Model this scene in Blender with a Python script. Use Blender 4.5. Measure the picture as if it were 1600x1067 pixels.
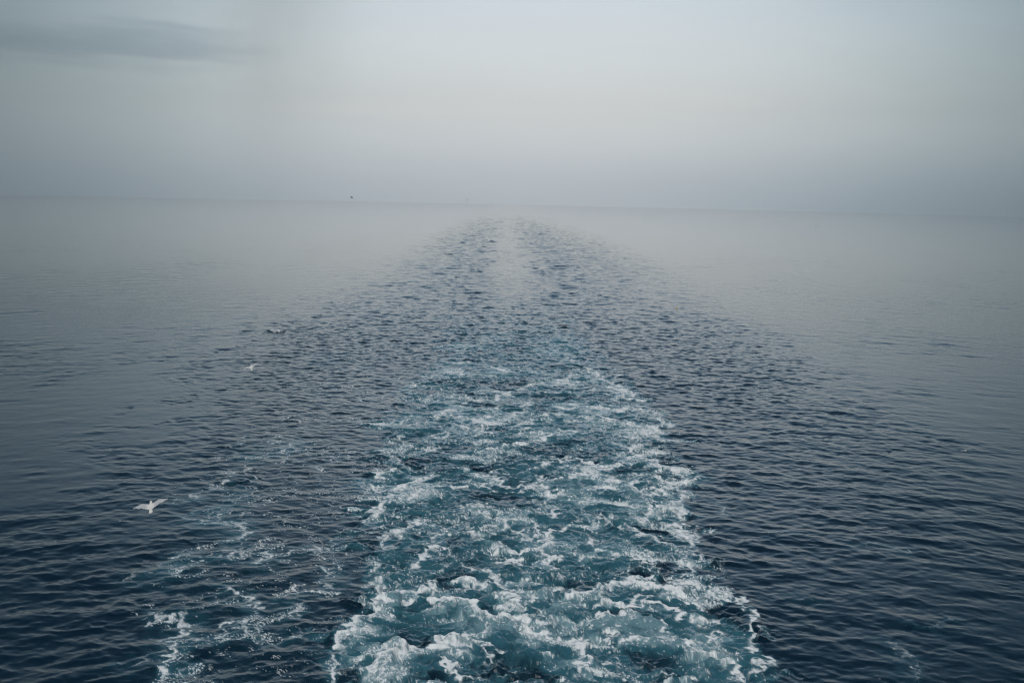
import bpy, math, random
import numpy as np
from mathutils import Matrix, Vector

for o in list(bpy.data.objects):
    bpy.data.objects.remove(o, do_unlink=True)
scene = bpy.context.scene
COL = scene.collection
RAD = math.radians

# ------------------------------------------------------------------ camera
CAM_H = 15.0                      # metres above the water, on the stern deck
SEA_R = 120000.0                   # the sea sheet sinks away with distance (gives the bowed horizon)
PITCH = RAD(7.44)
ROLL = RAD(1.22)
FPX = 42.0 / 36.0 * 1600.0        # focal length in photo pixels
fwd = np.array([0, math.cos(PITCH), -math.sin(PITCH)])
up0 = np.array([0, math.sin(PITCH), math.cos(PITCH)])
rt0 = np.array([1.0, 0, 0])
rt = math.cos(ROLL) * rt0 + math.sin(ROLL) * up0
up = np.cross(rt, fwd)
camd = bpy.data.cameras.new('camera')
camd.lens = 42.0
camd.sensor_width = 36.0
camd.clip_start = 0.1
camd.clip_end = 6000.0
cam = bpy.data.objects.new('camera', camd)
COL.objects.link(cam)
cam.matrix_world = Matrix(((rt[0], up[0], -fwd[0], 0), (rt[1], up[1], -fwd[1], 0),
                           (rt[2], up[2], -fwd[2], CAM_H), (0, 0, 0, 1)))
scene.camera = cam


def ray(px, py):
    d = fwd * FPX + rt * (px - 800.0) + up * (533.5 - py)
    return d / np.linalg.norm(d)


def sea_at(px, py):
    """a photo pixel -> the point of the calm sea it looks at"""
    d = ray(px, py)
    a = (d[0] ** 2 + d[1] ** 2) / (2 * SEA_R)
    disc = max(d[2] ** 2 - 4 * a * CAM_H, 0.0)
    t = (-d[2] - math.sqrt(disc)) / (2 * a)
    return t * d[0], t * d[1]


def az_el(px, py):
    d = ray(px, py)
    return math.degrees(math.atan2(d[0], d[1])), math.degrees(math.asin(d[2]))


# ------------------------------------------------------------------ light
scene.view_settings.view_transform = 'Standard'
scene.view_settings.look = 'None'
scene.view_settings.gamma = 1.0
scene.view_settings.exposure = 0.6
scene.view_settings.use_curve_mapping = False
scene.cycles.use_denoising = True
scene.cycles.filter_width = 1.2
scene.cycles.adaptive_threshold = 0.02
scene.cycles.volume_max_steps = 96
scene.cycles.max_bounces = 6
scene.cycles.volume_bounces = 1

SUN_EL, SUN_AZ = 58.0, 195.0      # broad soft lamp added above and behind the camera to lift the foam
sund = bpy.data.lights.new('sun', 'SUN')
sund.energy = 1.45
sund.angle = RAD(50)
sund.color = (1.0, 0.95, 0.9)
sun = bpy.data.objects.new('sun', sund)
COL.objects.link(sun)
sdir = Vector((math.sin(RAD(SUN_AZ)) * math.cos(RAD(SUN_EL)), math.cos(RAD(SUN_AZ)) * math.cos(RAD(SUN_EL)), math.sin(RAD(SUN_EL))))
sun.rotation_euler = sdir.to_track_quat('Z', 'Y').to_euler()

world = bpy.data.worlds.new('World')
scene.world = world
world.use_nodes = True
wt = world.node_tree
for n in list(wt.nodes):
    wt.nodes.remove(n)


class NT:
    """small helper for writing node maths"""
    def __init__(s, tree):
        s.t = tree

    def node(s, typ, **kw):
        n = s.t.nodes.new(typ)
        for k, v in kw.items():
            setattr(n, k, v)
        return n

    def link(s, a, b):
        s.t.links.new(a, b)

    def put(s, sock, v):
        if hasattr(v, 'links') or isinstance(v, bpy.types.NodeSocket):
            s.t.links.new(v, sock)
        else:
            sock.default_value = v

    def m(s, op, a, b=None, c=None, clamp=False):
        n = s.node('ShaderNodeMath', operation=op, use_clamp=clamp)
        s.put(n.inputs[0], a)
        if b is not None:
            s.put(n.inputs[1], b)
        if c is not None:
            s.put(n.inputs[2], c)
        return n.outputs[0]

    def step(s, x, lo, hi, to0=0.0, to1=1.0):
        n = s.node('ShaderNodeMapRange', interpolation_type='SMOOTHSTEP')
        s.put(n.inputs[0], x)
        n.inputs[1].default_value = lo
        n.inputs[2].default_value = hi
        n.inputs[3].default_value = to0
        n.inputs[4].default_value = to1
        return n.outputs[0]

    def mix(s, f, a, b, blend='MIX'):
        n = s.node('ShaderNodeMix', data_type='RGBA', blend_type=blend)
        s.put(n.inputs[0], f)
        for sock, v in ((n.inputs[6], a), (n.inputs[7], b)):
            if isinstance(v, tuple):
                sock.default_value = (*v, 1.0)
            else:
                s.t.links.new(v, sock)
        return n.outputs[2]

    def ramp(s, f, stops):
        n = s.node('ShaderNodeValToRGB')
        e = n.color_ramp.elements
        while len(e) > 1:
            e.remove(e[-1])
        e[0].position, e[0].color = stops[0][0], (*stops[0][1], 1)
        for p, c in stops[1:]:
            k = e.new(p)
            k.color = (*c, 1)
        s.put(n.inputs[0], f)
        return n.outputs[0]

    def noise(s, vec, scale, detail=3, rough=0.5):
        n = s.node('ShaderNodeTexNoise')
        n.inputs['Scale'].default_value = scale
        n.inputs['Detail'].default_value = detail
        n.inputs['Roughness'].default_value = rough
        s.t.links.new(vec, n.inputs['Vector'])
        return n.outputs[0]


def lin(r, g, b):
    f = lambda c: c / 12.92 if c <= 0.04045 else ((c + 0.055) / 1.055) ** 2.4
    return tuple(f(v / 255.0) for v in (r, g, b))


W = NT(wt)
tc = W.node('ShaderNodeTexCoord')
vec = tc.outputs['Generated']
sep = W.node('ShaderNodeSeparateXYZ')
W.link(vec, sep.inputs[0])
el = W.m('MULTIPLY', W.m('ARCSINE', W.m('MAXIMUM', W.m('MINIMUM', sep.outputs[2], 0.9999), -0.9999)), 57.2958)
az = W.m('MULTIPLY', W.m('ARCTAN2', sep.outputs[0], sep.outputs[1]), 57.2958)
# veil of thin overcast: colours by elevation, degrees -5 .. 90
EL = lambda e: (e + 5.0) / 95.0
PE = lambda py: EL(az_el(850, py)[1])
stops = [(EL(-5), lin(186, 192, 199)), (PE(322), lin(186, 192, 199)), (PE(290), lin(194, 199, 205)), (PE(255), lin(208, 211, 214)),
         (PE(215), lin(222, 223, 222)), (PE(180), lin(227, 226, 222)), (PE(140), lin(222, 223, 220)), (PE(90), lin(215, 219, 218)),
         (PE(0), lin(201, 208, 214)), (EL(13), lin(188, 205, 219)), (EL(19), lin(134, 167, 196)), (EL(27), lin(86, 125, 160)),  # above the view, tones are shaped for what the sea reflects
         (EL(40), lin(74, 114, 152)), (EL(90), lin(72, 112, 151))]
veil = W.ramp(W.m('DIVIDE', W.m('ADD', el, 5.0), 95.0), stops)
# broad glow in the mist ahead; its side falloff paints in lens vignetting
gd = Vector((math.sin(RAD(1.5)) * math.cos(RAD(5)), math.cos(RAD(1.5)) * math.cos(RAD(5)), math.sin(RAD(5))))
dp = W.node('ShaderNodeVectorMath', operation='DOT_PRODUCT')
W.link(vec, dp.inputs[0])
dp.inputs[1].default_value = gd
ang = W.m('MULTIPLY', W.m('ARCCOSINE', W.m('MINIMUM', dp.outputs['Value'], 0.99999)), 57.2958)
glow = W.m('EXPONENT', W.m('MULTIPLY', W.m('POWER', W.m('DIVIDE', ang, 16.4), 3.0), -0.5))
fac = W.m('ADD', W.m('MULTIPLY', glow, 0.78), 0.24)
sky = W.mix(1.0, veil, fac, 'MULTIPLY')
# colder away from the glow
sky = W.mix(W.m('MULTIPLY', W.m('SUBTRACT', 1.0, glow), 0.75), sky, W.mix(1.0, sky, (0.77, 1.03, 1.10), 'MULTIPLY'))
# the long grey-blue stratus bar on the left
cvec = W.node('ShaderNodeCombineXYZ')
W.put(cvec.inputs[0], W.m('MULTIPLY', az, 0.10))
W.put(cvec.inputs[1], W.m('MULTIPLY', el, 0.55))
n1 = W.noise(cvec.outputs[0], 1.0, 4, 0.55)
n2 = W.noise(cvec.outputs[0], 2.6, 6, 0.68)
cv2 = W.node('ShaderNodeCombineXYZ')
W.put(cv2.inputs[0], W.m('MULTIPLY', az, 0.16))
W.put(cv2.inputs[1], W.m('ADD', W.m('MULTIPLY', el, 1.9), W.m('MULTIPLY', az, 0.10)))
n4 = W.noise(cv2.outputs[0], 1.0, 5, 0.6)
ca, ce = az_el(180, 68)
band = W.m('ABSOLUTE', W.m('ADD', W.m('SUBTRACT', el, W.m('ADD', ce - 0.1, W.m('MULTIPLY', W.m('SUBTRACT', az, ca), 0.012))),
                           W.m('MULTIPLY', W.m('SUBTRACT', n2, 0.5), 1.1)))
taper = W.step(az, az_el(260, 70)[0], az_el(540, 70)[0], 1.0, 0.0)
half = W.m('ADD', W.m('MULTIPLY', taper, 0.92), W.m('MULTIPLY', W.m('SUBTRACT', n1, 0.5), 0.9))
cm = W.m('SUBTRACT', half, band)
cm = W.m('ADD', cm, W.m('MULTIPLY', W.m('SUBTRACT', n4, 0.5), 2.0))
cloud = W.m('MULTIPLY', W.m('MULTIPLY', W.step(cm, -0.45, 0.95), taper), W.step(az, -100, -60))
sky = W.mix(W.m('MULTIPLY', cloud, 0.74), sky, W.mix(1.0, sky, (0.50, 0.555, 0.62), 'MULTIPLY'))
# faint uneven thickness of the veil, and the thin bright edge of the fog bank
n3 = W.noise(cvec.outputs[0], 0.55, 3, 0.5)
sky = W.mix(1.0, sky, W.m('ADD', 0.91, W.m('ADD', W.m('MULTIPLY', n3, 0.12), W.m('MULTIPLY', n4, 0.06))), 'MULTIPLY')
el2 = W.m('SUBTRACT', el, W.m('MULTIPLY', W.m('SUBTRACT', az, 0.0), 0.03))
eb = az_el(800, 177)[1]
edge = W.m('MULTIPLY', W.step(el2, eb - 0.02, eb + 0.06), W.step(el2, eb + 0.05, eb + 1.6, 1.0, 0.0))
edge = W.m('MULTIPLY', edge, W.step(W.m('ABSOLUTE', W.m('SUBTRACT', az, 3.0)), 6.0, 22.0, 1.0, 0.0))
sky = W.mix(W.m('MULTIPLY', edge, 0.5), sky, W.mix(1.0, sky, (1.10, 1.045, 1.02), 'MULTIPLY'))
# the darker blue-grey fog bank lying on the sea to the right
hb = az_el(1400, 330)[1]
bank = W.m('MULTIPLY', W.step(W.m('ADD', el, W.m('MULTIPLY', W.m('SUBTRACT', n1, 0.5), 0.8)), hb, hb + 4.2, 1.0, 0.0), W.step(az, 0.0, 22.0))
sky = W.mix(W.m('MULTIPLY', bank, 0.55), sky, W.mix(1.0, sky, (0.58, 0.68, 0.74), 'MULTIPLY'))
# clear-air sky above the veil, only just felt
nish = W.node('ShaderNodeTexSky', sky_type='NISHITA')
nish.sun_disc = False
nish.sun_elevation = RAD(SUN_EL)
nish.sun_rotation = RAD(SUN_AZ)
nsc = W.mix(1.0, nish.outputs[0], (0.05, 0.05, 0.05), 'MULTIPLY')
sky = W.mix(0.06, sky, nsc)
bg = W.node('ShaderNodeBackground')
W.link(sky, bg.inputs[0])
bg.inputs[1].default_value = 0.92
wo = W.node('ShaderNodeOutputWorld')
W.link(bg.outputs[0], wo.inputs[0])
world.cycles.sampling_method = 'MANUAL'
world.cycles.sample_map_resolution = 512

# ------------------------------------------------------------------ numpy noise tiles
rng = np.random.default_rng(11)
TN = 1024


def kgrid(L):
    k = np.fft.fftfreq(TN, d=L / TN) * 2 * np.pi
    return np.meshgrid(k, k, indexing='ij')


def tile_from(amp):
    g = rng.standard_normal((TN, TN)) + 1j * rng.standard_normal((TN, TN))
    spec = amp * g
    spec[0, 0] = 0
    return spec


def to_real(spec):
    t = np.real(np.fft.ifft2(spec)).astype(np.float32)
    return t


def samp(t, L, x, y):
    """periodic bilinear look-up of a tile that is L metres wide"""
    u = (x / L) * TN
    v = (y / L) * TN
    iu = np.floor(u).astype(np.int64)
    iv = np.floor(v).astype(np.int64)
    fu = (u - iu).astype(np.float32)
    fv = (v - iv).astype(np.float32)
    iu &= TN - 1
    iv &= TN - 1
    iu1 = (iu + 1) & (TN - 1)
    iv1 = (iv + 1) & (TN - 1)
    return ((t[iu, iv] * (1 - fu) + t[iu1, iv] * fu) * (1 - fv) + (t[iu, iv1] * (1 - fu) + t[iu1, iv1] * fu) * fv)


def band_tile(cells, width=0.55):
    """isotropic noise whose features are about 1/cells of the tile; unit variance"""
    kx, ky = kgrid(1.0)
    k = np.sqrt(kx ** 2 + ky ** 2) / (2 * np.pi)
    a = np.exp(-0.5 * (np.log(np.maximum(k, 1e-6) / cells) / width) ** 2) / np.maximum(k, 1)
    t = to_real(tile_from(a))
    return t / t.std()


def power_tile(kmin, slope):
    kx, ky = kgrid(1.0)
    k = np.sqrt(kx ** 2 + ky ** 2) / (2 * np.pi)
    a = np.where(k >= kmin, np.maximum(k, 1) ** (-slope), 0) * np.exp(-(k / 330.0) ** 2)
    t = to_real(tile_from(a))
    return t / t.std()


NT_A = band_tile(16)      # one feature ~ L/16
NT_B = band_tile(16)
NT_C = power_tile(6, 2.15)  # fractal
NT_D = power_tile(10, 1.85)


def sstep(a, b, x):
    t = np.clip((x - a) / (b - a), 0, 1)
    return t * t * (3 - 2 * t)


# ------------------------------------------------------------------ the sheet of sea, finer towards the ship
NCOL = 1010
az_in = np.linspace(RAD(-25.8), RAD(25.8), NCOL)
az_side = RAD(25.8) + np.cumsum(np.linspace(0.0016, 0.016, 30))
azs = np.concatenate([-az_side[::-1], az_in, az_side])
rows = [28.0]
while rows[-1] < 2350:
    r = rows[-1]
    g = np.interp(r, [120, 170, 600, 900], [0.0018, 0.0034, 0.0042, 0.014])
    rows.append(r * (1 + g))
rs = np.array(rows)
NR, NC = len(rs), len(azs)
RR, AA = np.meshgrid(rs, azs, indexing='ij')
X0 = (RR * np.sin(AA)).ravel()
Y0 = (RR * np.cos(AA)).ravel()
R0 = RR.ravel()
print('sea grid', NR, NC, NR * NC)


def edge_curve(pts):
    g = np.array([sea_at(*p) for p in pts])
    o = np.argsort(g[:, 1])
    return g[o, 1], g[o, 0]


def edge_x(pts, y):
    gy, gx = edge_curve(pts)
    return np.interp(y, gy, gx)


# distortion that curls everything the propellers stirred
wx = samp(NT_A, 90.0, X0, Y0)
wy = samp(NT_B, 90.0, X0 + 31, Y0 - 17)
wx2 = samp(NT_B, 26.0, X0 + 3, Y0 + 7)
wy2 = samp(NT_A, 26.0, X0 - 9, Y0 + 5)
wx3 = samp(NT_A, 8.5, X0 + 1, Y0 + 2)
wy3 = samp(NT_B, 8.5, X0 - 4, Y0 + 9)
wx4 = samp(NT_B, 3.1, X0 + 2, Y0 - 3)
wy4 = samp(NT_A, 3.1, X0 + 8, Y0 + 1)
PX = X0 + 0.030 * wx4 + 0.80 * wx + 0.34 * wx2 + 0.085 * wx3
PY = Y0 + 0.036 * wy4 + 1.00 * wy + 0.42 * wy2 + 0.10 * wy3

# ---- regions of the wake, read off the photograph and laid on the sea
wake_l = [(690, 480), (688, 540), (672, 570), (640, 600), (600, 650), (585, 700), (573, 750), (570, 800), (568, 850), (566, 900), (562, 935), (545, 965), (528, 1000), (515, 1067), (505, 1200)]
wake_r = [(890, 480), (925, 540), (950, 570), (990, 600), (1035, 650), (1065, 700), (1088, 750), (1082, 800), (1092, 850), (1102, 900), (1135, 930), (1178, 965), (1195, 1010), (1200, 1067), (1210, 1200)]
en = 0.55 * samp(NT_C, 30.0, X0, Y0) + 0.35 * wx2
XL = edge_x(wake_l, Y0) + en
XR = edge_x(wake_r, Y0) + en
dist_in = np.minimum(X0 - XL, XR - X0)
wake = sstep(-0.5, 0.9, dist_in)
yd = lambda py: sea_at(820, py)[1]
dens_y = np.interp(Y0, [yd(p) for p in (1200, 1067, 960, 900, 800, 700, 650, 600, 560, 520, 490, 450)],
                   [0.42, 0.40, 0.38, 0.38, 0.43, 0.47, 0.47, 0.44, 0.36, 0.26, 0.16, 0.06])
low1 = samp(NT_A, 70.0, PX + 11, PY * 0.8 + 3)
low2 = samp(NT_B, 38.0, PX - 5, PY + 23)
D = wake * dens_y * (0.70 + 0.42 * low1 + 0.28 * low2)
# denser rim on the right, thinner on the left
rim_r = np.exp(-((XR - X0 - 1.0) / 1.3) ** 2) * np.interp(Y0, [yd(1000), yd(880), yd(700), yd(600), yd(540)], [0.0, 0.30, 0.28, 0.20, 0.0])
rim_l = np.exp(-((X0 - XL - 0.8) / 1.2) ** 2) * np.interp(Y0, [yd(1000), yd(880), yd(700), yd(600), yd(540)], [0.0, 0.10, 0.13, 0.10, 0.0])
D += rim_r + rim_l
# lace drifting on the left, fed by the bow wave
lace_l = [(520, 520), (470, 560), (410, 640), (350, 700), (285, 770), (235, 830), (215, 900), (195, 980), (190, 1067), (180, 1200)]
lx = edge_x(lace_l, Y0) + 1.2 * en
lace = sstep(-0.6, 1.6, X0 - lx) * sstep(0.6, -0.6, X0 - XL)
lace_y = np.interp(Y0, [yd(p) for p in (1200, 1067, 900, 800, 700, 620, 570, 530, 500)], [0.16, 0.16, 0.18, 0.20, 0.20, 0.18, 0.15, 0.07, 0])
D += lace * lace_y * np.clip(0.75 + 0.55 * low1 + 0.55 * low2, 0, 2)
lace_rx = edge_x([(960, 540), (1040, 600), (1120, 680), (1200, 760), (1290, 860), (1420, 980), (1480, 1067), (1500, 1200)], Y0)
lacer = sstep(0.8, -1.5, X0 - lace_rx) * sstep(-0.6, 0.6, X0 - XR)
D += lacer * np.interp(Y0, [yd(1200), yd(900), yd(750), yd(600), yd(540)], [0.025, 0.035, 0.04, 0.02, 0]) * np.clip(0.8 + 0.7 * low2, 0, 2)

BOIL = np.ones_like(X0)         # 1 outside, less inside the glassy boils
HC = np.zeros_like(X0)          # crest heights
AIR = np.zeros_like(X0)         # milky aerated water
LINE = np.zeros_like(X0)        # bright threads along the crests


def seg_dist(pts, x, y):
    best = np.full(x.shape, 1e9)
    side = np.zeros(x.shape)
    acc = 0.0
    along = np.zeros(x.shape)
    seglen = [math.hypot(pts[i + 1][0] - pts[i][0], pts[i + 1][1] - pts[i][1]) for i in range(len(pts) - 1)]
    tot = sum(seglen)
    for i in range(len(pts) - 1):
        ax, ay = pts[i]
        bx, by = pts[i + 1]
        dx, dy = bx - ax, by - ay
        L2 = dx * dx + dy * dy + 1e-9
        t = np.clip(((x - ax) * dx + (y - ay) * dy) / L2, 0, 1)
        ex = x - (ax + t * dx)
        ey = y - (ay + t * dy)
        d = np.hypot(ex, ey)
        m = d < best
        best = np.where(m, d, best)
        side = np.where(m, np.sign(dx * (y - ay) - dy * (x - ax)), side)
        along = np.where(m, (acc + t * seglen[i]) / tot, along)
        acc += seglen[i]
    return best, side, along


QX = X0 + 0.16 * wx2 + 0.07 * wx3
QY = Y0 + 0.22 * wy2 + 0.09 * wy3


def crest(pts, s=0.6, wf=0.13, wn=0.45, h=0.0, air=0.35):
    """a line of foam, sharp on its far side (left of its direction) and trailing on the other"""
    g = [sea_at(*p) for p in pts]
    ga = np.array(g)
    mrg = max(3.0, wn * 4)
    idx = np.nonzero((X0 > ga[:, 0].min() - mrg) & (X0 < ga[:, 0].max() + mrg) & (Y0 > ga[:, 1].min() - mrg) & (Y0 < ga[:, 1].max() + mrg))[0]
    if len(idx) == 0:
        return
    d, side, al = seg_dist(g, QX[idx], QY[idx])
    w = np.where(side > 0, wf, wn)
    ends = np.minimum(sstep(-0.02, 0.10, al), sstep(1.02, 0.90, al))
    p = np.exp(-(d / w) ** 2) * (0.45 + 0.55 * ends)
    D[idx] = np.maximum(D[idx], 0.66 * s * p) + 0.10 * s * p
    wl = (0.012 + 0.0021 * R0[idx]) * np.where(side > 0, 0.7, 1.5)
    LINE[idx] = np.maximum(LINE[idx], s * np.exp(-(d / wl) ** 2) * (0.4 + 0.6 * ends))
    wa = np.where(side > 0, wf * 1.6, wn * 2.2)
    AIR[idx] = np.maximum(AIR[idx], air * np.exp(-(d / wa) ** 2))
    if h:
        wh = np.where(side > 0, 0.55, 1.1)
        HC[idx] += 0.48 * h * np.exp(-(d / wh) ** 2) * ends


def blob(px, py, rx, ry, dd, air=0.0, hh=0.0):
    cx, cy = sea_at(px, py)
    ex = abs(sea_at(px + rx, py)[0] - cx)
    ey = abs(sea_at(px, py - ry)[1] - cy)
    q = ((QX - cx) / ex) ** 2 + ((QY - cy) / ey) ** 2
    g = np.exp(-q)
    global D, HC, AIR, BOIL
    if dd < 0:
        D = D * (1 + dd * g)
        AIR = AIR * (1 + 0.7 * dd * g)
        BOIL = BOIL * (1 - 0.6 * g)
    else:
        D = D + dd * g
    AIR = AIR + air * g
    HC = HC + hh * g


# ---- stern wash: big rolling crests
crest([(530, 1015), (540, 993), (554, 977), (579, 957), (594, 936), (612, 927), (644, 925), (671, 927)], 0.85, 0.10, 0.55, 0.22, 0.6)
crest([(671, 927), (707, 921), (738, 911), (770, 912), (815, 911), (846, 914)], 0.55, 0.10, 0.35, 0.10)
crest([(671, 950), (684, 944), (702, 943), (720, 949), (745, 954), (759, 963), (774, 970), (799, 971), (824, 977), (842, 988), (860, 1000)], 1.0, 0.10, 0.75, 0.42, 0.7)
crest([(565, 1067), (576, 1051), (590, 1038), (608, 1031), (626, 1015), (653, 1013), (671, 1011), (693, 1013), (716, 1004), (734, 993), (765, 981)], 0.95, 0.09, 0.62, 0.36, 0.7)
crest([(693, 1015), (725, 1015), (747, 1012), (772, 1015), (768, 1031), (770, 1047)], 0.6, 0.10, 0.22)
crest([(684, 1033), (702, 1035), (716, 1047), (725, 1058), (745, 1060)], 0.75, 0.10, 0.30, 0.1)
crest([(779, 930), (792, 934), (806, 945), (815, 957)], 0.8, 0.12, 0.25, 0.1)
crest([(826, 930), (837, 932), (851, 927)], 0.9, 0.2, 0.4, 0.12)
crest([(518, 1020), (520, 1044), (525, 1067)], 0.6, 0.12, 0.16)
crest([(635, 885), (657, 873), (680, 860)], 0.6, 0.14, 0.30)
crest([(725, 881), (747, 885), (768, 896), (768, 905)], 0.6, 0.14, 0.28)
crest([(783, 875), (797, 880), (815, 889), (826, 900)], 0.75, 0.14, 0.45, 0.1)
crest([(572, 916), (583, 900), (585, 880)], 0.5, 0.14, 0.2)
crest([(575, 930), (594, 923), (612, 907)], 0.5, 0.12, 0.2)
crest([(883, 941), (906, 931), (935, 926), (959, 916), (982, 911), (1011, 910), (1037, 917), (1058, 924), (1077, 934)], 0.95, 0.12, 0.60, 0.34, 0.7)
crest([(918, 950), (942, 943), (973, 943), (1006, 941), (1028, 950), (1049, 955), (1068, 962), (1087, 974)], 0.85, 0.14, 0.28, 0.15, 0.6)
crest([(897, 974), (921, 967), (942, 972), (973, 962), (997, 969), (1016, 974), (1037, 979), (1047, 991)], 0.9, 0.10, 0.50, 0.30, 0.7)
crest([(963, 1005), (987, 995), (1020, 998), (1049, 1000), (1068, 1007), (1092, 1021), (1115, 1031)], 0.85, 0.12, 0.38, 0.22, 0.6)
crest([(1101, 931), (1113, 925), (1130, 932), (1149, 937), (1165, 948), (1177, 964), (1182, 976), (1177, 993), (1165, 1002)], 0.75, 0.09, 0.16, 0.06)
crest([(1170, 1002), (1187, 1017), (1199, 1031), (1182, 1048), (1170, 1060)], 0.65, 0.10, 0.22, 0.05)
crest([(1077, 974), (1096, 972), (1120, 967), (1134, 979)], 0.7, 0.18, 0.3)
crest([(1092, 1012), (1104, 1002), (1120, 983)], 0.7, 0.18, 0.3)
crest([(861, 1002), (876, 998), (892, 1012), (909, 1002), (914, 1024), (921, 1040), (918, 1057)], 0.85, 0.16, 0.42, 0.2, 0.6)
crest([(888, 1057), (897, 1050), (918, 1040), (940, 1050), (940, 1064)], 0.6, 0.12, 0.25)
crest([(1037, 896), (1049, 905), (1063, 900), (1075, 888), (1087, 881)], 0.6, 0.10, 0.16)
crest([(1058, 919), (1063, 907), (1077, 905), (1094, 915)], 0.6, 0.10, 0.16)
crest([(847, 867), (859, 874), (871, 884), (885, 891)], 0.85, 0.14, 0.4, 0.1)
crest([(840, 936), (854, 934), (871, 929), (878, 919)], 0.75, 0.2, 0.3, 0.1)
crest([(1100, 1020), (1120, 1030), (1140, 1045), (1150, 1064)], 0.7, 0.2, 0.4, 0.1, 0.5)
crest([(1020, 1056), (1045, 1048), (1075, 1052), (1110, 1062)], 0.6, 0.16, 0.35, 0.1)
crest([(540, 1100), (600, 1085), (680, 1080), (760, 1090), (840, 1085), (930, 1080), (1030, 1085), (1130, 1080), (1200, 1100)], 0.8, 0.2, 0.8, 0.2, 0.6)
# ---- middle of the wake
M = dict(wf=0.15, wn=0.48)
crest([(586, 746), (597, 740), (609, 736), (622, 738)], 0.95, 0.15, 0.75, 0.22, 0.5)
for pts, s in (
    ([(575, 753), (582, 762), (597, 768), (609, 766), (624, 761), (639, 755), (657, 747), (676, 742), (689, 741)], 0.65),
    ([(644, 781), (646, 770), (657, 762)], 0.8), ([(676, 764), (691, 761), (706, 757), (725, 759)], 0.7),
    ([(650, 792), (665, 791), (680, 787), (691, 784)], 0.5), ([(714, 800), (721, 791), (734, 789), (747, 789), (762, 783), (772, 792)], 0.6),
    ([(571, 817), (581, 807), (588, 794), (597, 783)], 0.6), ([(612, 834), (624, 824), (639, 817), (661, 815), (672, 819)], 0.65),
    ([(661, 841), (676, 836), (699, 830)], 0.5), ([(665, 867), (674, 858), (676, 849), (687, 849)], 0.75),
    ([(759, 742), (772, 747), (785, 759), (800, 762), (822, 761), (840, 766)], 0.7),
    ([(800, 809), (802, 822), (811, 832), (822, 841), (839, 839)], 0.75), ([(721, 789), (740, 792), (759, 804), (775, 807), (798, 807)], 0.6),
    ([(757, 847), (770, 854), (785, 862), (804, 862), (822, 864), (840, 852)], 0.75), ([(735, 830), (745, 840), (757, 846)], 0.5),
    ([(657, 701), (672, 699), (691, 706), (706, 710), (729, 714), (759, 716)], 0.5), ([(747, 702), (775, 700), (794, 695), (822, 693), (840, 691)], 0.8),
    ([(600, 850), (606, 838), (620, 836)], 0.5), ([(596, 860), (608, 852), (624, 850)], 0.45),
    ([(839, 731), (857, 725), (876, 717), (895, 715), (914, 719), (927, 724), (936, 720)], 0.7),
    ([(835, 738), (844, 744), (854, 753), (872, 752), (886, 746), (914, 736), (919, 731)], 0.7),
    ([(927, 738), (944, 743), (959, 749), (974, 753), (989, 761), (1004, 770), (1019, 774)], 0.65),
    ([(901, 785), (921, 783), (947, 788), (970, 789), (985, 792), (1007, 791)], 0.6),
    ([(962, 691), (981, 697), (998, 708), (1011, 717), (1026, 724), (1041, 729), (1049, 736), (1073, 734)], 0.7),
    ([(1022, 740), (1041, 749), (1054, 751), (1071, 751), (1088, 744)], 0.75), ([(1009, 772), (1022, 772), (1030, 762), (1045, 757), (1056, 762)], 0.8),
    ([(1015, 785), (1026, 792), (1041, 789), (1049, 794)], 0.7),
    ([(1064, 785), (1067, 811), (1060, 822), (1081, 839), (1088, 854), (1082, 864), (1097, 879)], 0.6),
    ([(916, 804), (932, 807), (951, 811), (974, 821), (989, 828), (1007, 836), (1026, 839), (1045, 847), (1064, 856)], 0.65),
    ([(910, 841), (929, 847), (942, 856), (962, 866)], 0.6), ([(820, 860), (842, 854), (856, 843), (880, 822)], 0.85),
    ([(820, 809), (835, 819), (844, 834), (856, 843)], 0.8), ([(842, 854), (857, 867), (874, 879)], 0.85),
    ([(900, 876), (921, 869), (940, 866)], 0.5), ([(820, 762), (844, 759), (857, 772), (880, 764)], 0.6), ([(838, 789), (859, 772), (876, 768)], 0.5),
    ([(985, 809), (1002, 810), (1019, 800)], 0.6), ([(898, 796), (900, 810), (882, 815)], 0.5), ([(859, 810), (863, 800), (875, 796)], 0.55),
):
    crest(pts, s, **M)
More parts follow.
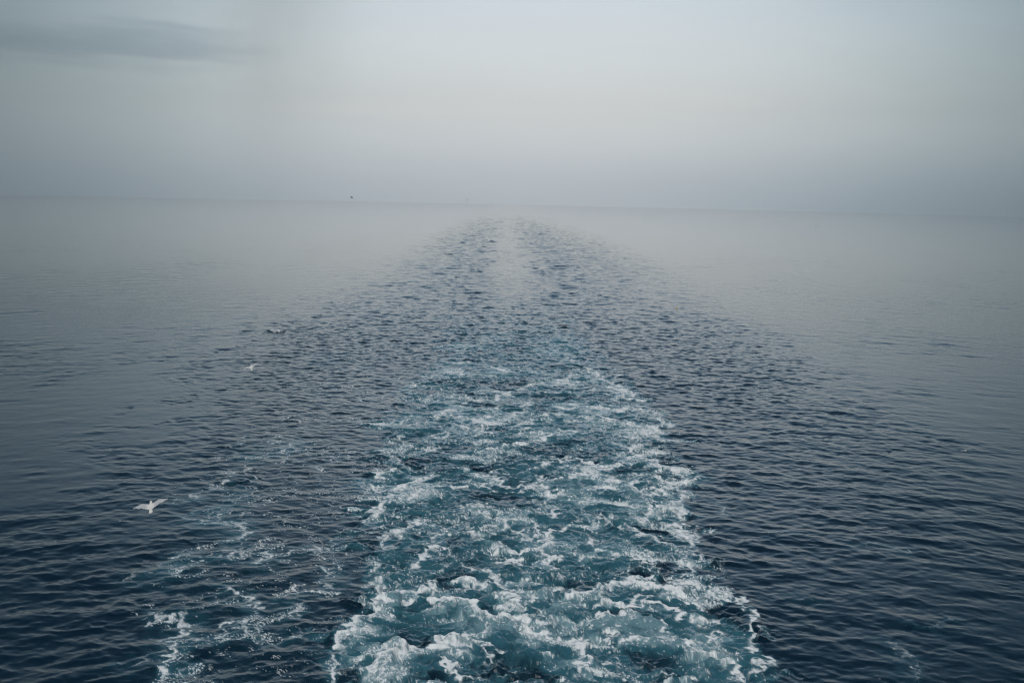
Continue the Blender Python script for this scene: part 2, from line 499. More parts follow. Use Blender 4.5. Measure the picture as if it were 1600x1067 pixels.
# ---- far part of the wake
F = dict(wf=0.22, wn=0.75)
for pts, s in (
    ([(700, 566), (717, 565), (735, 567), (756, 570), (770, 572), (786, 578), (805, 580), (829, 581)], 0.7),
    ([(696, 580), (717, 581), (728, 585), (752, 585), (779, 587)], 0.6), ([(672, 588), (686, 585)], 0.6), ([(628, 607), (644, 602), (665, 603), (689, 600)], 0.45),
    ([(702, 630), (717, 634), (728, 635), (745, 641), (768, 642), (777, 634), (786, 632), (822, 630), (822, 641), (805, 648), (777, 656)], 0.5),
    ([(768, 623), (791, 614), (812, 609), (822, 604), (840, 599)], 0.6), ([(668, 649), (689, 649), (707, 650), (721, 653)], 0.5),
    ([(640, 667), (651, 663), (672, 658)], 0.5), ([(591, 665), (609, 660), (628, 653)], 0.5),
    ([(717, 662), (735, 672), (761, 674), (787, 676), (812, 677), (829, 672)], 0.65), ([(798, 670), (807, 665), (826, 660), (840, 655)], 0.65),
    ([(820, 602), (842, 597), (869, 598), (884, 592), (895, 585), (910, 582), (917, 576), (932, 584), (944, 591), (951, 595)], 0.6),
    ([(936, 589), (966, 602), (979, 612), (989, 617), (1000, 621)], 0.6), ([(899, 610), (917, 610), (936, 608), (962, 612)], 0.5),
    ([(895, 631), (914, 634), (932, 634), (947, 640), (962, 642)], 0.6), ([(876, 659), (899, 655), (914, 659), (936, 659)], 0.75),
    ([(914, 642), (940, 649), (955, 659), (974, 662), (989, 666)], 0.65), ([(970, 655), (981, 655), (992, 662), (1007, 672), (1022, 668), (1037, 677)], 0.65),
    ([(820, 662), (831, 655), (850, 647), (869, 644), (887, 649)], 0.6), ([(820, 691), (839, 687), (857, 681), (876, 677)], 0.7),
    ([(886, 556), (895, 563), (904, 566)], 0.5), ([(861, 531), (869, 526), (882, 523), (887, 527)], 0.45), ([(700, 540), (725, 536), (750, 540)], 0.3),
):
    crest(pts, s, **F)
# ---- lace on the left
S = dict(wf=0.22, wn=0.36, air=0.18)
for pts, s in (
    ([(231, 980), (233, 966), (245, 970), (268, 963), (291, 954)], 0.55), ([(194, 906), (215, 894), (236, 889), (268, 869), (289, 862)], 0.30),
    ([(356, 915), (374, 924), (388, 933), (402, 945), (411, 964)], 0.60), ([(398, 885), (411, 871), (414, 862)], 0.5),
    ([(282, 1005), (310, 1003), (328, 998), (351, 991)], 0.5), ([(342, 987), (361, 970), (384, 977), (393, 991), (407, 980)], 0.5),
    ([(256, 1067), (256, 1035), (266, 1012), (273, 991), (289, 973), (293, 952)], 0.6), ([(196, 1038), (222, 1031), (242, 1017), (256, 1007)], 0.3),
    ([(328, 869), (347, 873), (360, 871), (356, 859)], 0.45), ([(360, 845), (379, 834), (381, 820)], 0.5),
    ([(432, 933), (458, 926), (481, 926), (504, 920), (511, 910), (509, 887)], 0.45), ([(453, 938), (467, 950), (448, 968)], 0.45),
    ([(428, 999), (446, 994), (472, 987)], 0.35), ([(435, 869), (460, 862), (488, 858), (518, 850), (536, 836)], 0.4),
    ([(375, 717), (397, 714), (420, 710), (442, 703), (465, 690)], 0.4), ([(267, 786), (294, 780), (330, 764), (346, 755)], 0.4),
    ([(289, 800), (303, 813), (334, 816), (361, 816), (379, 822), (379, 836)], 0.45), ([(346, 791), (364, 782), (366, 768)], 0.4),
    ([(568, 822), (582, 800), (600, 780)], 0.5), ([(1330, 850), (1365, 847), (1395, 855), (1420, 866)], 0.28), ([(1390, 1000), (1410, 1010), (1424, 1035), (1430, 1067)], 0.30),
    ([(1203, 828), (1212, 833), (1226, 830)], 0.4), ([(1120, 783), (1130, 790), (1140, 805)], 0.35), ([(1240, 930), (1260, 935), (1280, 940)], 0.2),
    ([(1430, 975), (1455, 980), (1478, 968)], 0.25),
):
    crest(pts, 0.85 * s, **S)
crest([(346, 757), (361, 748), (375, 743), (388, 748), (397, 753)], 0.5, 0.10, 0.15, 0.22, 0.15)
crest([(352, 699), (366, 694), (375, 698)], 0.35, 0.10, 0.15, 0.16, 0.1)
crest([(423, 521), (430, 516), (436, 520)], 0.55, 0.25, 0.35, 0.35, 0.05)
blob(275, 897, 28, 22, 0.22, 0.2)
blob(259, 1042, 17, 28, 0.18, 0.15)
blob(300, 1021, 14, 12, 0.18, 0.1)
blob(284, 1045, 30, 12, 0.14, 0.1)
blob(345, 940, 20, 8, 0.2, 0.1)
blob(300, 1075, 60, 20, 0.2, 0.1)
# dark glassy boils, swept clear of foam
for px, py, rx, ry, a in ((665, 985, 55, 17, -0.9), (735, 940, 18, 6, -0.7), (960, 955, 50, 6, -0.9), (1050, 978, 40, 7, -0.85), (1010, 963, 40, 6, -0.8),
                          (776, 778, 42, 11, -0.85), (794, 832, 20, 8, -0.85), (712, 845, 30, 14, -0.8), (710, 747, 34, 6, -0.8), (622, 746, 12, 5, -0.5),
                          (706, 789, 24, 7, -0.7), (800, 895, 20, 8, -0.8), (735, 880, 30, 8, -0.5), (885, 735, 30, 7, -0.7), (940, 800, 30, 9, -0.7),
                          (880, 830, 20, 8, -0.6), (750, 600, 50, 7, -0.8), (830, 700, 40, 5, -0.7), (800, 600, 30, 5, -0.7), (760, 634, 20, 4, -0.8),
                          (805, 636, 18, 4, -0.9), (900, 622, 40, 5, -0.7), (880, 690, 40, 6, -0.5), (660, 720, 25, 5, -0.6), (950, 770, 24, 6, -0.6),
                          (1125, 985, 12, 9, -0.7), (1015, 1030, 50, 12, -0.65), (670, 1058, 40, 8, -0.8), (830, 1050, 34, 14, -0.75), (890, 915, 16, 7, -0.7),
                          (1150, 960, 18, 14, -0.6), (870, 560, 40, 5, -0.5), (945, 850, 20, 8, -0.6), (600, 880, 20, 6, -0.4)):
    blob(px, py, rx, ry, a)
for px, py, rx, ry, a in ((930, 755, 60, 18, 0.40), (920, 640, 60, 12, 0.35), (870, 860, 50, 18, 0.40), (900, 780, 50, 10, 0.35), (780, 815, 40, 10, 0.25),
                          (655, 775, 30, 10, 0.35), (960, 850, 30, 14, 0.35), (990, 800, 50, 20, 0.3), (850, 675, 60, 10, 0.35), (870, 545, 60, 14, 0.3),
                          (800, 582, 70, 8, 0.3), (720, 640, 60, 14, 0.15), (1000, 985, 70, 20, 0.3), (720, 990, 60, 20, 0.25), (850, 990, 50, 20, 0.35),
                          (1100, 1000, 50, 30, 0.35), (800, 940, 60, 16, 0.3), (500, 560, 60, 10, 0.12), (340, 810, 60, 20, 0.14), (420, 700, 70, 20, 0.10)):
    blob(px, py, rx, ry, 0.0, a)

# ---- foam: threads and clots of a curled network, as much of it as the local density asks for
def uni(a):
    """spread a field evenly over 0..1"""
    qq = np.quantile(a[::37], np.linspace(0, 1, 401))
    return np.interp(a, qq, np.linspace(0, 1, 401))


Dc = np.clip(D, 0, 1.15)
frac = uni(samp(NT_C, 21.0, PX * 0.7, PY) + 0.45 * samp(NT_D, 9.0, PX * 0.7 + 4, PY - 2))
frac2 = uni(samp(NT_C, 13.0, PX * 0.7 - 7, PY + 5) + 0.6 * samp(NT_D, 5.5, X0, Y0))
clear = 1.0
near = lambda a, b: np.interp(R0, [a, b], [1.0, 0.0])
# curls: threads follow the zero lines of stirred-up noise, coarse ones everywhere, fine ones only close by
for t_, L_, ox, a_, g_, wk in ((NT_B, 62.0, 3.0, 0.90 * (1 - 0.4 * near(50, 90)), frac, 0.55), (NT_A, 27.0, 0.0, 0.95 * (0.5 + 0.5 * near(80, 140)), frac2, 0.75),
                               (NT_B, 13.0, 5.0, 0.95 * near(65, 130), frac, 0.85), (NT_A, 6.5, -2.0, 0.85 * near(55, 105), frac2, 0.9), (NT_B, 3.4, 7.0, 0.70 * near(42, 70), frac, 1.0)):
    n_ = samp(t_, L_, PX * 0.55 + ox, PY + 0.7 * ox)
    gate = sstep(0.92 - 1.75 * Dc, 1.45 - 1.75 * Dc, g_)
    clear = clear * (1 - a_ * np.exp(-np.abs(n_ / (wk * (0.065 + 0.17 * Dc))) ** 1.0) * gate)
clear = clear * (1 - np.clip(1.15 * LINE * sstep(-0.10, 0.55, frac2), 0, 0.95))
thread = 1 - clear
g3 = 0.6 * frac + 0.4 * uni(samp(NT_D, 16.0, PX + 2, PY) + 0.5 * frac2)
fibre = uni(0.6 * np.abs(samp(NT_B, 5.2, PX * 0.55, PY)) + 0.5 * np.abs(samp(NT_A, 2.3, PX * 0.55, PY)) + 0.35 * samp(NT_D, 3.3, PX * 0.6, PY))
mist = sstep(0.80 - 0.95 * Dc, 1.80 - 0.95 * Dc, g3) * (1.0 - 0.75 * fibre * near(45, 110)) * np.interp(Dc, [0.0, 0.45, 0.8, 1.0], [0.30, 0.38, 0.75, 0.95])
grain = samp(NT_D, 5.0, X0 * 1.3 + 3, Y0 * 1.3)
foam = (1 - (1 - thread) * (1 - mist)) * sstep(0.01, 0.06, Dc)
foam = np.clip(foam * (0.92 + 0.12 * grain), 0, 1)
air = np.clip(AIR + BOIL * wake * np.interp(Y0, [yd(1067), yd(800), yd(650), yd(560), yd(500), yd(450)], [0.44, 0.54, 0.52, 0.40, 0.24, 0.0]) * (0.70 + 0.26 * low1 + 0.18 * low2), 0, 1)
air = np.clip(air + 0.45 * sstep(0.15, 0.9, Dc) * (0.25 + 0.95 * g3) + 0.16 * thread * sstep(0.05, 0.3, Dc) + 0.08 * lace, 0, 1)

# ------------------------------------------------------------------ waves
def sea_tile(L, wl_peak, wdir, spread, lcut):
    kx, ky = kgrid(L)
    k = np.sqrt(kx ** 2 + ky ** 2)
    k[0, 0] = 1e-6
    kp = 2 * np.pi / wl_peak
    c = np.abs((kx * wdir[0] + ky * wdir[1]) / k)
    P = np.exp(-1.25 * (kp / k) ** 2) / k ** 4 * (0.04 + c ** spread) * np.exp(-(k * lcut) ** 2)
    sp = tile_from(np.sqrt(P))
    h = to_real(sp)
    s = h.std()
    dx = to_real(-1j * kx / k * sp)
    dy = to_real(-1j * ky / k * sp)
    slope = math.sqrt((to_real(1j * kx * sp).var() + to_real(1j * ky * sp).var()))
    return h, dx, dy, s, slope


T1 = sea_tile(83.0, 4.0, (-0.58, 0.81), 4, 0.03)     # the ambient sea, low and rather long-crested
T2 = sea_tile(31.0, 1.9, (0.25, 0.97), 1, 0.012)
T3 = sea_tile(37.0, 1.7, (0.1, 1.0), 1, 0.035)       # steep confused chop stirred up by the ship
T4 = sea_tile(160.0, 4.2, (0.05, 1.0), 2, 0.2)    # the same, where only its longer waves can be told apart
rough_l = [(738, 337), (705, 350), (650, 378), (615, 402), (555, 430), (480, 470), (420, 520), (375, 575), (310, 650), (235, 750), (150, 850), (40, 1067)]
rough_r = [(858, 337), (890, 350), (965, 380), (1015, 402), (1075, 430), (1125, 470), (1190, 530), (1240, 590), (1310, 680), (1390, 800), (1450, 900), (1520, 1067)]
rl = edge_x(rough_l, Y0)
rr = edge_x(rough_r, Y0)
wob = 1.0 + R0 * 0.02
rough = sstep(-2.2 * wob, 1.5 * wob, X0 - rl + wob * 0.8 * low1) * sstep(2.2 * wob, -1.5 * wob, X0 - rr + wob * 0.8 * low2)
st_l = edge_x([(775, 337), (762, 350), (752, 370), (748, 400), (738, 440), (735, 480), (730, 560)], Y0)
st_r = edge_x([(815, 337), (822, 350), (832, 370), (850, 400), (862, 440), (870, 480), (880, 560)], Y0)
sn_ = 0.003 * R0 * samp(NT_C, 70.0, X0, Y0 * 0.35)
strip = sstep(-1.0, 2.0 + 0.015 * R0, X0 - st_l + sn_) * sstep(1.0, -2.0 - 0.015 * R0, X0 - st_r - sn_) * sstep(yd(560), yd(420), Y0)
xc = 0.5 * (st_l + st_r)
hw = np.where(X0 < xc, xc - rl, rr - xc)
core = np.clip(1.15 - np.abs(X0 - xc) / np.maximum(hw, 1.0), 0, 1) ** 0.8
rough = rough * (1 - sstep(90, 200, R0) * (1 - core))
rough_amp = rough * (1 - 0.74 * strip) * np.interp(Y0, [25, 60, 110, 180, 300, 520], [0.24, 0.50, 1.0, 1.3, 1.2, 1.0])
gust = np.clip(0.85 + 0.30 * samp(NT_A, 330.0, X0 + 50, Y0) + 0.25 * samp(NT_B, 110.0, X0, Y0) + 0.5 * samp(NT_A, 520.0, X0, Y0 * 0.6) + 0.22 * samp(NT_B, 190.0, X0, Y0 * 0.7), 0.3, 1.6)
amp1 = 0.021 / T1[3] * gust
amp2 = 0.0075 / T2[3] * gust
amp3 = 0.026 / T3[3] * rough_amp
print('slopes', 0.045 / T1[3] * T1[4], 0.014 / T2[3] * T2[4], 0.026 / T3[3] * T3[4])
far_fade = np.interp(R0, [150, 420, 900], [1.0, 0.9, 0.6])
amb_fade = np.interp(R0, [30, 70, 130, 300, 900], [0.76, 0.68, 0.46, 0.30, 0.26])
calm = 1 - 0.72 * wake * sstep(yd(520), yd(620), Y0)
ca_, sa_ = math.cos(0.35), math.sin(0.35)
U2, V2 = X0 * ca_ - Y0 * sa_, X0 * sa_ + Y0 * ca_
right = X0 > 0.5 * (XL + XR)
Xm, Ym = np.where(right, 41.3 - X0, X0), np.where(right, Y0 + 27.7, Y0)
h1, a1, b1 = (samp(T1[i], 83.0, Xm, Ym) for i in range(3))
a1 = np.where(right, -a1, a1)
h2, a2, b2 = (samp(T2[i], 31.0, U2, V2) for i in range(3))
h4 = samp(T4[0], 160.0, X0, Y0)
amp4 = 0.10 / T4[3] * rough_amp * np.interp(R0, [90, 220, 400, 900], [0.0, 0.6, 1.0, 0.9])
h3, a3, b3 = (samp(T3[i], 37.0, X0 + 9, Y0) for i in range(3))
# swirling humps inside the wake
boil_amp = wake * np.interp(Y0, [yd(1067), yd(900), yd(750), yd(600), yd(500), yd(450)], [0.075, 0.07, 0.06, 0.045, 0.02, 0.0])
boil = boil_amp * (0.75 * samp(NT_A, 46.0, PX, PY) + 0.45 * samp(NT_B, 19.0, PX + 3, PY) + 0.10 * samp(NT_C, 12.0, PX, PY))
Z = (amp1 * h1 + amp2 * h2) * amb_fade * calm + amp3 * h3 * far_fade * calm + amp4 * h4 + boil + HC
froth = samp(NT_D, 6.1, X0, Y0) * 0.6 + samp(NT_C, 9.0, PX, PY)
Z += foam * (0.004 + 0.002 * froth * np.clip(Dc, 0.2, 1)) * np.interp(R0, [20, 60, 100], [1, 0.8, 0.3])
ch = 0.8
Xs = X0 - ch * (amp1 * a1 * amb_fade + amp3 * a3 * far_fade)
Ys = Y0 - ch * (amp1 * b1 * amb_fade + amp3 * b3 * far_fade)
Z -= R0 ** 2 / (2 * SEA_R)

# ------------------------------------------------------------------ water material
mat = bpy.data.materials.new('sea_water')
mat.use_nodes = True
mt = mat.node_tree
for n in list(mt.nodes):
    mt.nodes.remove(n)
N = NT(mt)
out = N.node('ShaderNodeOutputMaterial')
bs = N.node('ShaderNodeBsdfPrincipled')
N.link(bs.outputs[0], out.inputs[0])


def attr(name):
    n = N.node('ShaderNodeAttribute', attribute_name=name)
    return n.outputs['Fac']


geo = N.node('ShaderNodeNewGeometry')
pos = geo.outputs['Position']
fo, ai, ro = attr('foam'), attr('air'), attr('rough')
fn = N.noise(pos, 22.0, 4, 0.65)                     # bubbles and fine holes in the foam
fo2 = N.m('MULTIPLY', fo, N.m('ADD', 0.62, N.m('MULTIPLY', fn, 0.76)), clamp=True)
fo3 = N.step(fo2, 0.02, 0.82)
deep = N.mix(N.noise(pos, 0.12, 2), (0.0011, 0.0105, 0.0220), (0.0018, 0.0140, 0.0275))
an = N.noise(pos, 1.7, 4, 0.6)
ai2 = N.m('MULTIPLY', ai, N.m('ADD', 0.6, N.m('MULTIPLY', an, 0.8)), clamp=True)
body = N.mix(N.step(ai2, 0.0, 0.55), deep, (0.030, 0.112, 0.148))
body = N.mix(N.step(ai2, 0.55, 1.15), body, (0.16, 0.285, 0.325))
colr = N.mix(fo3, body, (0.78, 0.82, 0.83))
N.link(colr, bs.inputs['Base Color'])
N.put(bs.inputs['Roughness'], N.m('ADD', 0.07, N.m('MULTIPLY', fo3, 0.7)))
bs.inputs['IOR'].default_value = 1.333
rip = N.m('ADD', N.m('MULTIPLY', N.noise(pos, 3.2, 3, 0.55), 1.0), N.m('MULTIPLY', N.noise(pos, 11.0, 2, 0.5), 0.25))
bump = N.node('ShaderNodeBump')
bump.inputs['Distance'].default_value = 1.0
N.put(bump.inputs['Strength'], 1.0)
N.put(bump.inputs['Height'], N.m('MULTIPLY', rip, N.m('MULTIPLY', N.m('MULTIPLY', ro, 0.014), N.m('SUBTRACT', 1.0, N.m('MULTIPLY', fo, 0.7)))))
N.link(bump.outputs[0], bs.inputs['Normal'])

# ------------------------------------------------------------------ mesh: sea, and the foam that floats on it
verts = np.stack([Xs, Ys, Z], axis=1).astype(np.float32)
ii, jj = np.meshgrid(np.arange(NR - 1), np.arange(NC - 1), indexing='ij')
v00 = (ii * NC + jj).ravel()
quads = np.stack([v00, v00 + 1, v00 + NC + 1, v00 + NC], axis=1)
ffoam = foam[quads].mean(axis=1)
is_foam = ffoam > 0.30
rough_attr = np.clip(np.minimum(rough_amp, 1.0) + 0.25 * wake + 0.3 * amb_fade, 0, 1.2)


def sheet(name, qd, extra_v=None, extra_q=None):
    used = np.unique(qd)
    remap = np.full(len(verts), -1, dtype=np.int64)
    remap[used] = np.arange(len(used))
    vv = verts[used]
    qq = remap[qd]
    at = [foam[used], air[used], rough_attr[used]]
    if extra_v is not None:
        qq = np.concatenate([qq, extra_q + len(vv)])
        vv = np.concatenate([vv, extra_v])
        at = [np.concatenate([a, np.zeros(len(extra_v))]) for a in at]
    me = bpy.data.meshes.new(name)
    me.vertices.add(len(vv))
    me.vertices.foreach_set('co', vv.astype(np.float32).ravel())
    me.loops.add(qq.size)
    me.loops.foreach_set('vertex_index', qq.astype(np.int32).ravel())
    me.polygons.add(len(qq))
    me.polygons.foreach_set('loop_start', np.arange(0, qq.size, 4, dtype=np.int32))
    me.polygons.foreach_set('use_smooth', np.ones(len(qq), dtype=bool))
    me.update(calc_edges=True)
    for nm, a in zip(('foam', 'air', 'rough'), at):
        l = me.attributes.new(nm, 'FLOAT', 'POINT')
        l.data.foreach_set('value', a.astype(np.float32))
    me.materials.append(mat)
    o = bpy.data.objects.new(name, me)
    COL.objects.link(o)
    return o


# the rest of the sea round the ship, coarse, out of the frame
e0 = azs[-1]
ea = np.linspace(e0, 2 * np.pi - e0, 90)
er = np.concatenate([np.linspace(0.5, 28, 6), np.geomspace(36, 2350, 30)])
ER, EA = np.meshgrid(er, ea, indexing='ij')
ev = [np.stack([ER * np.sin(EA), ER * np.cos(EA), -ER ** 2 / (2 * SEA_R) - 0.02 + 0.05 * np.sin(ER * 1.3 + 3 * EA)], axis=2).reshape(-1, 3)]
a_, b_ = np.meshgrid(np.arange(len(er) - 1), np.arange(len(ea) - 1), indexing='ij')
e00 = (a_ * len(ea) + b_).ravel()
eq = [np.stack([e00, e00 + 1, e00 + len(ea) + 1, e00 + len(ea)], axis=1)]
fa = np.linspace(-e0, e0, 60)
fr = np.linspace(0.5, 28, 8)
FR, FA = np.meshgrid(fr, fa, indexing='ij')
off = len(ev[0])
ev.append(np.stack([FR * np.sin(FA), FR * np.cos(FA), -0.05 + 0 * FR], axis=2).reshape(-1, 3))
a_, b_ = np.meshgrid(np.arange(len(fr) - 1), np.arange(len(fa) - 1), indexing='ij')
e00 = (a_ * len(fa) + b_).ravel() + off
eq.append(np.stack([e00, e00 + 1, e00 + len(fa) + 1, e00 + len(fa)], axis=1))

sea = sheet('sea', quads[~is_foam][:, ::-1], np.concatenate(ev), np.concatenate(eq)[:, ::-1])
sea['kind'] = 'structure'
sea['label'] = 'dark blue sea, calm at the sides and rippled along the wake'
fo_ob = sheet('wake_foam', quads[is_foam][:, ::-1])
fo_ob['kind'] = 'stuff'
fo_ob['label'] = 'white churned foam of the ship wake trailing to the horizon'
fo_ob['category'] = 'foam'


# ------------------------------------------------------------------ small things
def plain(name, colour, rough=0.7):
    m = bpy.data.materials.new(name)
    m.use_nodes = True
    b = m.node_tree.nodes['Principled BSDF']
    t = NT(m.node_tree)
    tcn = t.node('ShaderNodeTexCoord')
    n = t.noise(tcn.outputs['Object'], 14.0, 3)
    t.link(t.mix(n, tuple(c * 0.85 for c in colour), tuple(min(c * 1.12, 1) for c in colour)), b.inputs['Base Color'])
    b.inputs['Roughness'].default_value = rough
    return m


# plumage: white body, pale grey upper wings, dark tips
gm = bpy.data.materials.new('gull_plumage')
gm.use_nodes = True
G = NT(gm.node_tree)
gb = gm.node_tree.nodes['Principled BSDF']
gtc = G.node('ShaderNodeTexCoord')
gs = G.node('ShaderNodeSeparateXYZ')
G.link(gtc.outputs['Object'], gs.inputs[0])
gab = G.m('ABSOLUTE', gs.outputs[0])
ggeo = G.node('ShaderNodeNewGeometry')
feath = G.noise(gtc.outputs['Object'], 26.0, 3)
wingm = G.step(G.m('ADD', gab, G.m('MULTIPLY', feath, 0.05)), 0.10, 0.22)
tipm = G.step(G.m('ADD', gab, G.m('MULTIPLY', feath, 0.06)), 0.62, 0.69)
trail = G.step(gs.outputs[1], -0.10, -0.06)
c = G.mix(G.m('MULTIPLY', wingm, G.m('MULTIPLY', trail, 0.75)), (0.66, 0.66, 0.64), (0.34, 0.37, 0.40))
c = G.mix(G.m('MULTIPLY', tipm, 0.55), c, (0.16, 0.16, 0.17))
G.link(c, gb.inputs['Base Color'])
gb.inputs['Roughness'].default_value = 0.8
dm = plain('dusky_plumage', (0.25, 0.26, 0.27), 0.8)
bm_ = plain('beak_yellow', (0.60, 0.36, 0.06), 0.5)


def gull_mesh(dihedral=0.25, sweep=0.12, tipdrop=0.1):
    """body, head, tail and both wings as one skin, flying towards +Y, span 1.4 m"""
    V, Fq = [], []
    nseg = 14
    body = [(-0.34, 0.010, 0.006, 0.000), (-0.31, 0.060, 0.010, 0.0), (-0.24, 0.055, 0.016, 0.0), (-0.17, 0.046, 0.034, -0.004), (-0.08, 0.066, 0.058, -0.012), (0.0, 0.076, 0.068, -0.016),
            (0.08, 0.068, 0.062, -0.010), (0.14, 0.050, 0.048, 0.002), (0.18, 0.040, 0.040, 0.012), (0.215, 0.040, 0.041, 0.018), (0.245, 0.032, 0.033, 0.018), (0.265, 0.014, 0.015, 0.012)]
    for y, rx, rz, cz in body:
        for k in range(nseg):
            a = 2 * math.pi * k / nseg
            V.append((1.3 * rx * math.cos(a), y, cz + 1.2 * rz * math.sin(a)))
    for i in range(len(body) - 1):
        for k in range(nseg):
            k2 = (k + 1) % nseg
            Fq.append((i * nseg + k, i * nseg + k2, (i + 1) * nseg + k2, (i + 1) * nseg + k))
    Fq.append(tuple(range(nseg))[::-1])
    Fq.append(tuple((len(body) - 1) * nseg + k for k in range(nseg)))
    for sgn in (-1, 1):
        base = len(V)
        st = []
        for i in range(13):
            u = i / 12
            x = 0.02 + 0.69 * u
            z = 0.03 + dihedral * min(u, 0.45) * 0.62 - tipdrop * max(u - 0.45, 0) ** 1.3
            chord = 0.29 * (1 - 0.10 * u) * (1 - max(u - 0.45, 0) / 0.55 * 0.82) + 0.004
            le = 0.085 + (0.13 * u / 0.45 if u < 0.45 else 0.13 - sweep * 2.4 * (u - 0.45))
            st.append((x, z, chord, le))
        for x, z, chord, le in st:
            th = 0.10 * chord
            prof = [(0, 0), (0.15, 0.8), (0.4, 1.0), (0.7, 0.55), (1.0, 0.03), (0.7, -0.05), (0.4, 0.1), (0.15, -0.25)]
            for s, t in prof:
                V.append((sgn * x, le - s * chord, z + t * th))
        m = 8
        for i in range(len(st) - 1):
            for k in range(m):
                k2 = (k + 1) % m
                q4 = (base + i * m + k, base + i * m + k2, base + (i + 1) * m + k2, base + (i + 1) * m + k)
                Fq.append(q4 if sgn < 0 else q4[::-1])
        Fq.append(tuple(base + k for k in range(m)))
        Fq.append(tuple(base + (len(st) - 1) * m + k for k in range(m)))
    me = bpy.data.meshes.new('gull')
    me.from_pydata(V, [], Fq)
    me.polygons.foreach_set('use_smooth', [True] * len(me.polygons))
    return me


def beak_mesh():
    V = [(0, 0.0, 0)]
    V = [(0.011 * math.cos(a), 0.0, 0.011 * math.sin(a)) for a in [i * math.pi / 4 for i in range(8)]]
    V += [(0.007 * math.cos(a), 0.03, 0.008 * math.sin(a)) for a in [i * math.pi / 4 for i in range(8)]]
    V += [(0, 0.052, -0.006)]
    Fq = [(i, (i + 1) % 8, 8 + (i + 1) % 8, 8 + i) for i in range(8)] + [(8 + i, 8 + (i + 1) % 8, 16) for i in range(8)]
    me = bpy.data.meshes.new('beak')
    me.from_pydata(V, [], Fq)
    return me


def point_over_sea(px, py, alt):
    """where the line of sight through a pixel stands alt metres over the sea"""
    d = ray(px, py)
    a = (d[0] ** 2 + d[1] ** 2) / (2 * SEA_R)
    t = (-d[2] - math.sqrt(max(d[2] ** 2 - 4 * a * (CAM_H - alt), 0.0))) / (2 * a)
    return Vector((t * d[0], t * d[1], CAM_H + t * d[2]))


bk = beak_mesh()


def gull(px, py, heading, bank, pitch, size, label, alt=None, dist=None, dark=False, shape=(0.25, 0.12, 0.1)):
    me = gull_mesh(*shape)
    me.materials.append(dm if dark else gm)
    o = bpy.data.objects.new('gull', me)
    COL.objects.link(o)
    if dist is None:
        p = point_over_sea(px, py, alt)
    else:
        d = ray(px, py)
        p = Vector(d) * (dist / math.hypot(d[0], d[1])) + Vector((0, 0, CAM_H))
    rot = Matrix.Rotation(RAD(heading), 4, 'Z') @ Matrix.Rotation(RAD(pitch), 4, 'X') @ Matrix.Rotation(RAD(bank), 4, 'Y')
    o.matrix_world = Matrix.Translation(p) @ rot @ Matrix.Diagonal((size, size, size, 1))
    rm = o.modifiers.new('one skin', 'REMESH')
    rm.mode = 'VOXEL'
    rm.voxel_size = 0.008
    rm.use_smooth_shade = True
    b = bpy.data.objects.new('beak', bk)
    if not bk.materials:
        bk.materials.append(bm_)
    COL.objects.link(b)
    b.parent = o
    b.location = (0, 0.258, 0.012)
    o['label'] = label
    o['category'] = 'gull'
    o['group'] = 'gulls following the ship'
    return o


gull(236, 791, 14, -20, 34, 1.10, 'largest white gull gliding low over the foam lace on the left', alt=1.2, shape=(0.10, 0.07, 0.03))
gull(393, 574, 16, -26, 34, 1.0, 'white gull low over dark choppy water, left of the wake', alt=0.8, shape=(0.25, 0.12, 0.1))
gull(1509, 704, 150, 25, 0, 0.55, 'small white gull low over the smooth dark water at the right', alt=0.6)
gull(550, 309, 80, 8, 0, 0.95, 'dark tiny gull flying just above the horizon, left of the wake', dist=215, dark=True, shape=(0.5, 0.1, 0.0))
gull(730, 313, 60, -15, 0, 0.80, 'pale tiny gull flying at the horizon close beside the wake', dist=230)
gull(1275, 355, -70, 10, 0, 0.70, 'dark tiny gull over the pale smooth sea at the right', dist=235, dark=True, shape=(0.4, 0.1, 0.0))


# a yellow float adrift on the right
def lathe(name, prof, mat_, n=16):
    V, Fq = [], []
    for r, z in prof:
        for k in range(n):
            a = 2 * math.pi * k / n
            V.append((r * math.cos(a), r * math.sin(a), z))
    for i in range(len(prof) - 1):
        for k in range(n):
            k2 = (k + 1) % n
            Fq.append((i * n + k, i * n + k2, (i + 1) * n + k2, (i + 1) * n + k))
    me = bpy.data.meshes.new(name)
    me.from_pydata(V, [], Fq)
    me.polygons.foreach_set('use_smooth', [True] * len(me.polygons))
    me.materials.append(mat_)
    o = bpy.data.objects.new(name, me)
    COL.objects.link(o)
    return o


fx, fy = sea_at(1057, 482)
k = int(np.argmin((Xs - fx) ** 2 + (Ys - fy) ** 2))
root = bpy.data.objects.new('fishing_float', None)
COL.objects.link(root)
root.location = (float(Xs[k]), float(Ys[k]), float(Z[k]))
root.rotation_euler = (0.2, 0.1, 0)
root['label'] = 'small yellow float adrift right of the wake'
root['category'] = 'float'
yel = plain('yellow_plastic', (0.62, 0.45, 0.12), 0.5)
blk = plain('dark_rubber', (0.05, 0.05, 0.05), 0.7)
s1 = lathe('body', [(0.001, -0.12), (0.07, -0.11), (0.12, -0.06), (0.14, 0.0), (0.12, 0.07), (0.07, 0.12), (0.03, 0.14), (0.001, 0.141)], yel)
s2 = lathe('collar', [(0.030, 0.130), (0.045, 0.140), (0.045, 0.165), (0.030, 0.185), (0.012, 0.19)], blk)
for s_ in (s1, s2):
    s_.parent = root

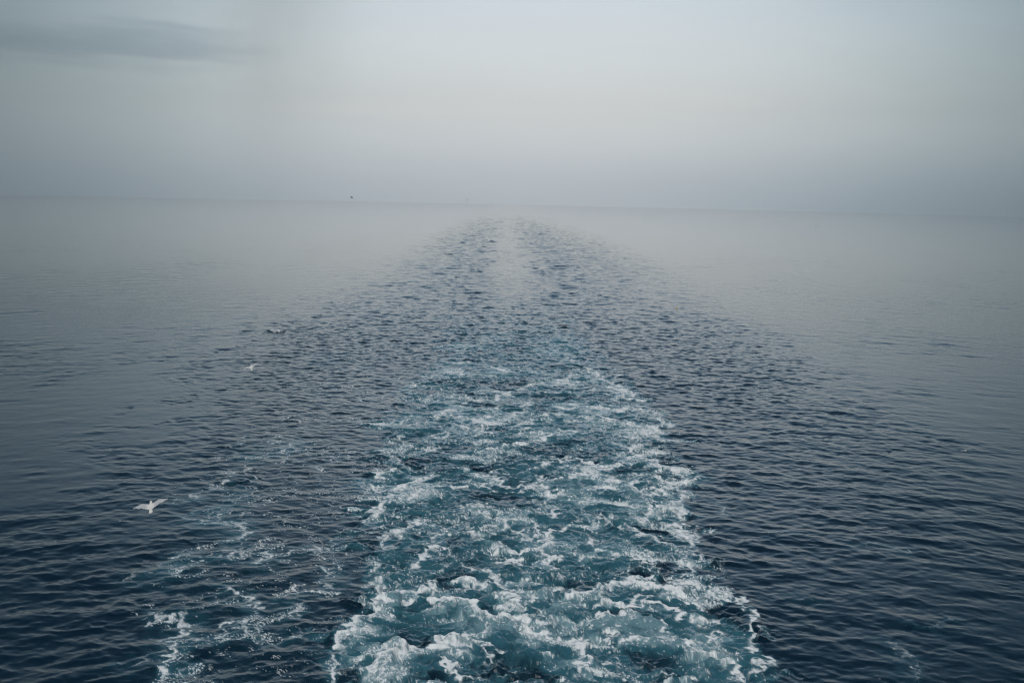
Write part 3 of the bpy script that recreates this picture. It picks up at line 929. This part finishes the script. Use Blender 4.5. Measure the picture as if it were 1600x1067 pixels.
# ------------------------------------------------------------------ the misty air
def box(name, x0, x1, y0, y1, z0, z1):
    V = [(x, y, z) for z in (z0, z1) for y in (y0, y1) for x in (x0, x1)]
    Fq = [(0, 2, 3, 1), (4, 5, 7, 6), (0, 1, 5, 4), (2, 6, 7, 3), (0, 4, 6, 2), (1, 3, 7, 5)]
    me = bpy.data.meshes.new(name)
    me.from_pydata(V, [], Fq)
    o = bpy.data.objects.new(name, me)
    COL.objects.link(o)
    return o


# the ship's own exhaust, a thin brownish drift hanging aft on the left
SMD = 250.0
sd_ = ray(462, 150)
sc_ = Vector(sd_) * (SMD / math.hypot(sd_[0], sd_[1]))
me = bpy.data.meshes.new('smoke')
V, Fq = [], []
for i in range(17):
    t = math.pi * i / 16
    for k in range(32):
        a = 2 * math.pi * k / 32
        V.append((math.sin(t) * math.cos(a), math.sin(t) * math.sin(a), math.cos(t)))
for i in range(16):
    for k in range(32):
        k2 = (k + 1) % 32
        Fq.append((i * 32 + k, (i + 1) * 32 + k, (i + 1) * 32 + k2, i * 32 + k2))
me.from_pydata(V, [], Fq)
smoke = bpy.data.objects.new('smoke', me)
COL.objects.link(smoke)
smoke.location = (sc_.x, sc_.y, 78.0)
smoke.scale = (26, 60, 97)
smoke.rotation_euler = (0, RAD(4), RAD(18))
smoke['kind'] = 'stuff'
smoke['label'] = 'thin brownish exhaust smoke drifting aft, left of the wake'
sm = bpy.data.materials.new('exhaust_smoke')
sm.use_nodes = True
for n in list(sm.node_tree.nodes):
    sm.node_tree.nodes.remove(n)
S_ = NT(sm.node_tree)
so = S_.node('ShaderNodeOutputMaterial')
sv = S_.node('ShaderNodeVolumePrincipled')
stc = S_.node('ShaderNodeTexCoord')
ln = S_.node('ShaderNodeVectorMath', operation='LENGTH')
S_.link(stc.outputs['Object'], ln.inputs[0])
fall = S_.m('POWER', S_.step(ln.outputs['Value'], 0.0, 0.95, 1.0, 0.0), 1.6)
sn = S_.noise(stc.outputs['Object'], 2.1, 4, 0.6)
dens = S_.m('MULTIPLY', fall, S_.m('MULTIPLY', S_.step(sn, 0.25, 0.75), 0.0150))
S_.put(sv.inputs['Density'], dens)
sv.inputs['Color'].default_value = (0.62, 0.58, 0.52, 1)
S_.link(sv.outputs[0], so.inputs['Volume'])
me.materials.append(sm)

hz = box('haze', -2450, 2450, -2450, 2450, -25, 185)
hz['kind'] = 'stuff'
hm = bpy.data.materials.new('haze_air')
hm.use_nodes = True
ht = hm.node_tree
for n in list(ht.nodes):
    ht.nodes.remove(n)
H_ = NT(ht)
ho = H_.node('ShaderNodeOutputMaterial')
pv = H_.node('ShaderNodeVolumePrincipled')
pv.inputs['Color'].default_value = (1.0, 0.995, 0.98, 1)
pv.inputs['Density'].default_value = 0.00040
pv.inputs['Anisotropy'].default_value = 0.8
H_.link(pv.outputs[0], ho.inputs['Volume'])
hz.data.materials.append(hm)
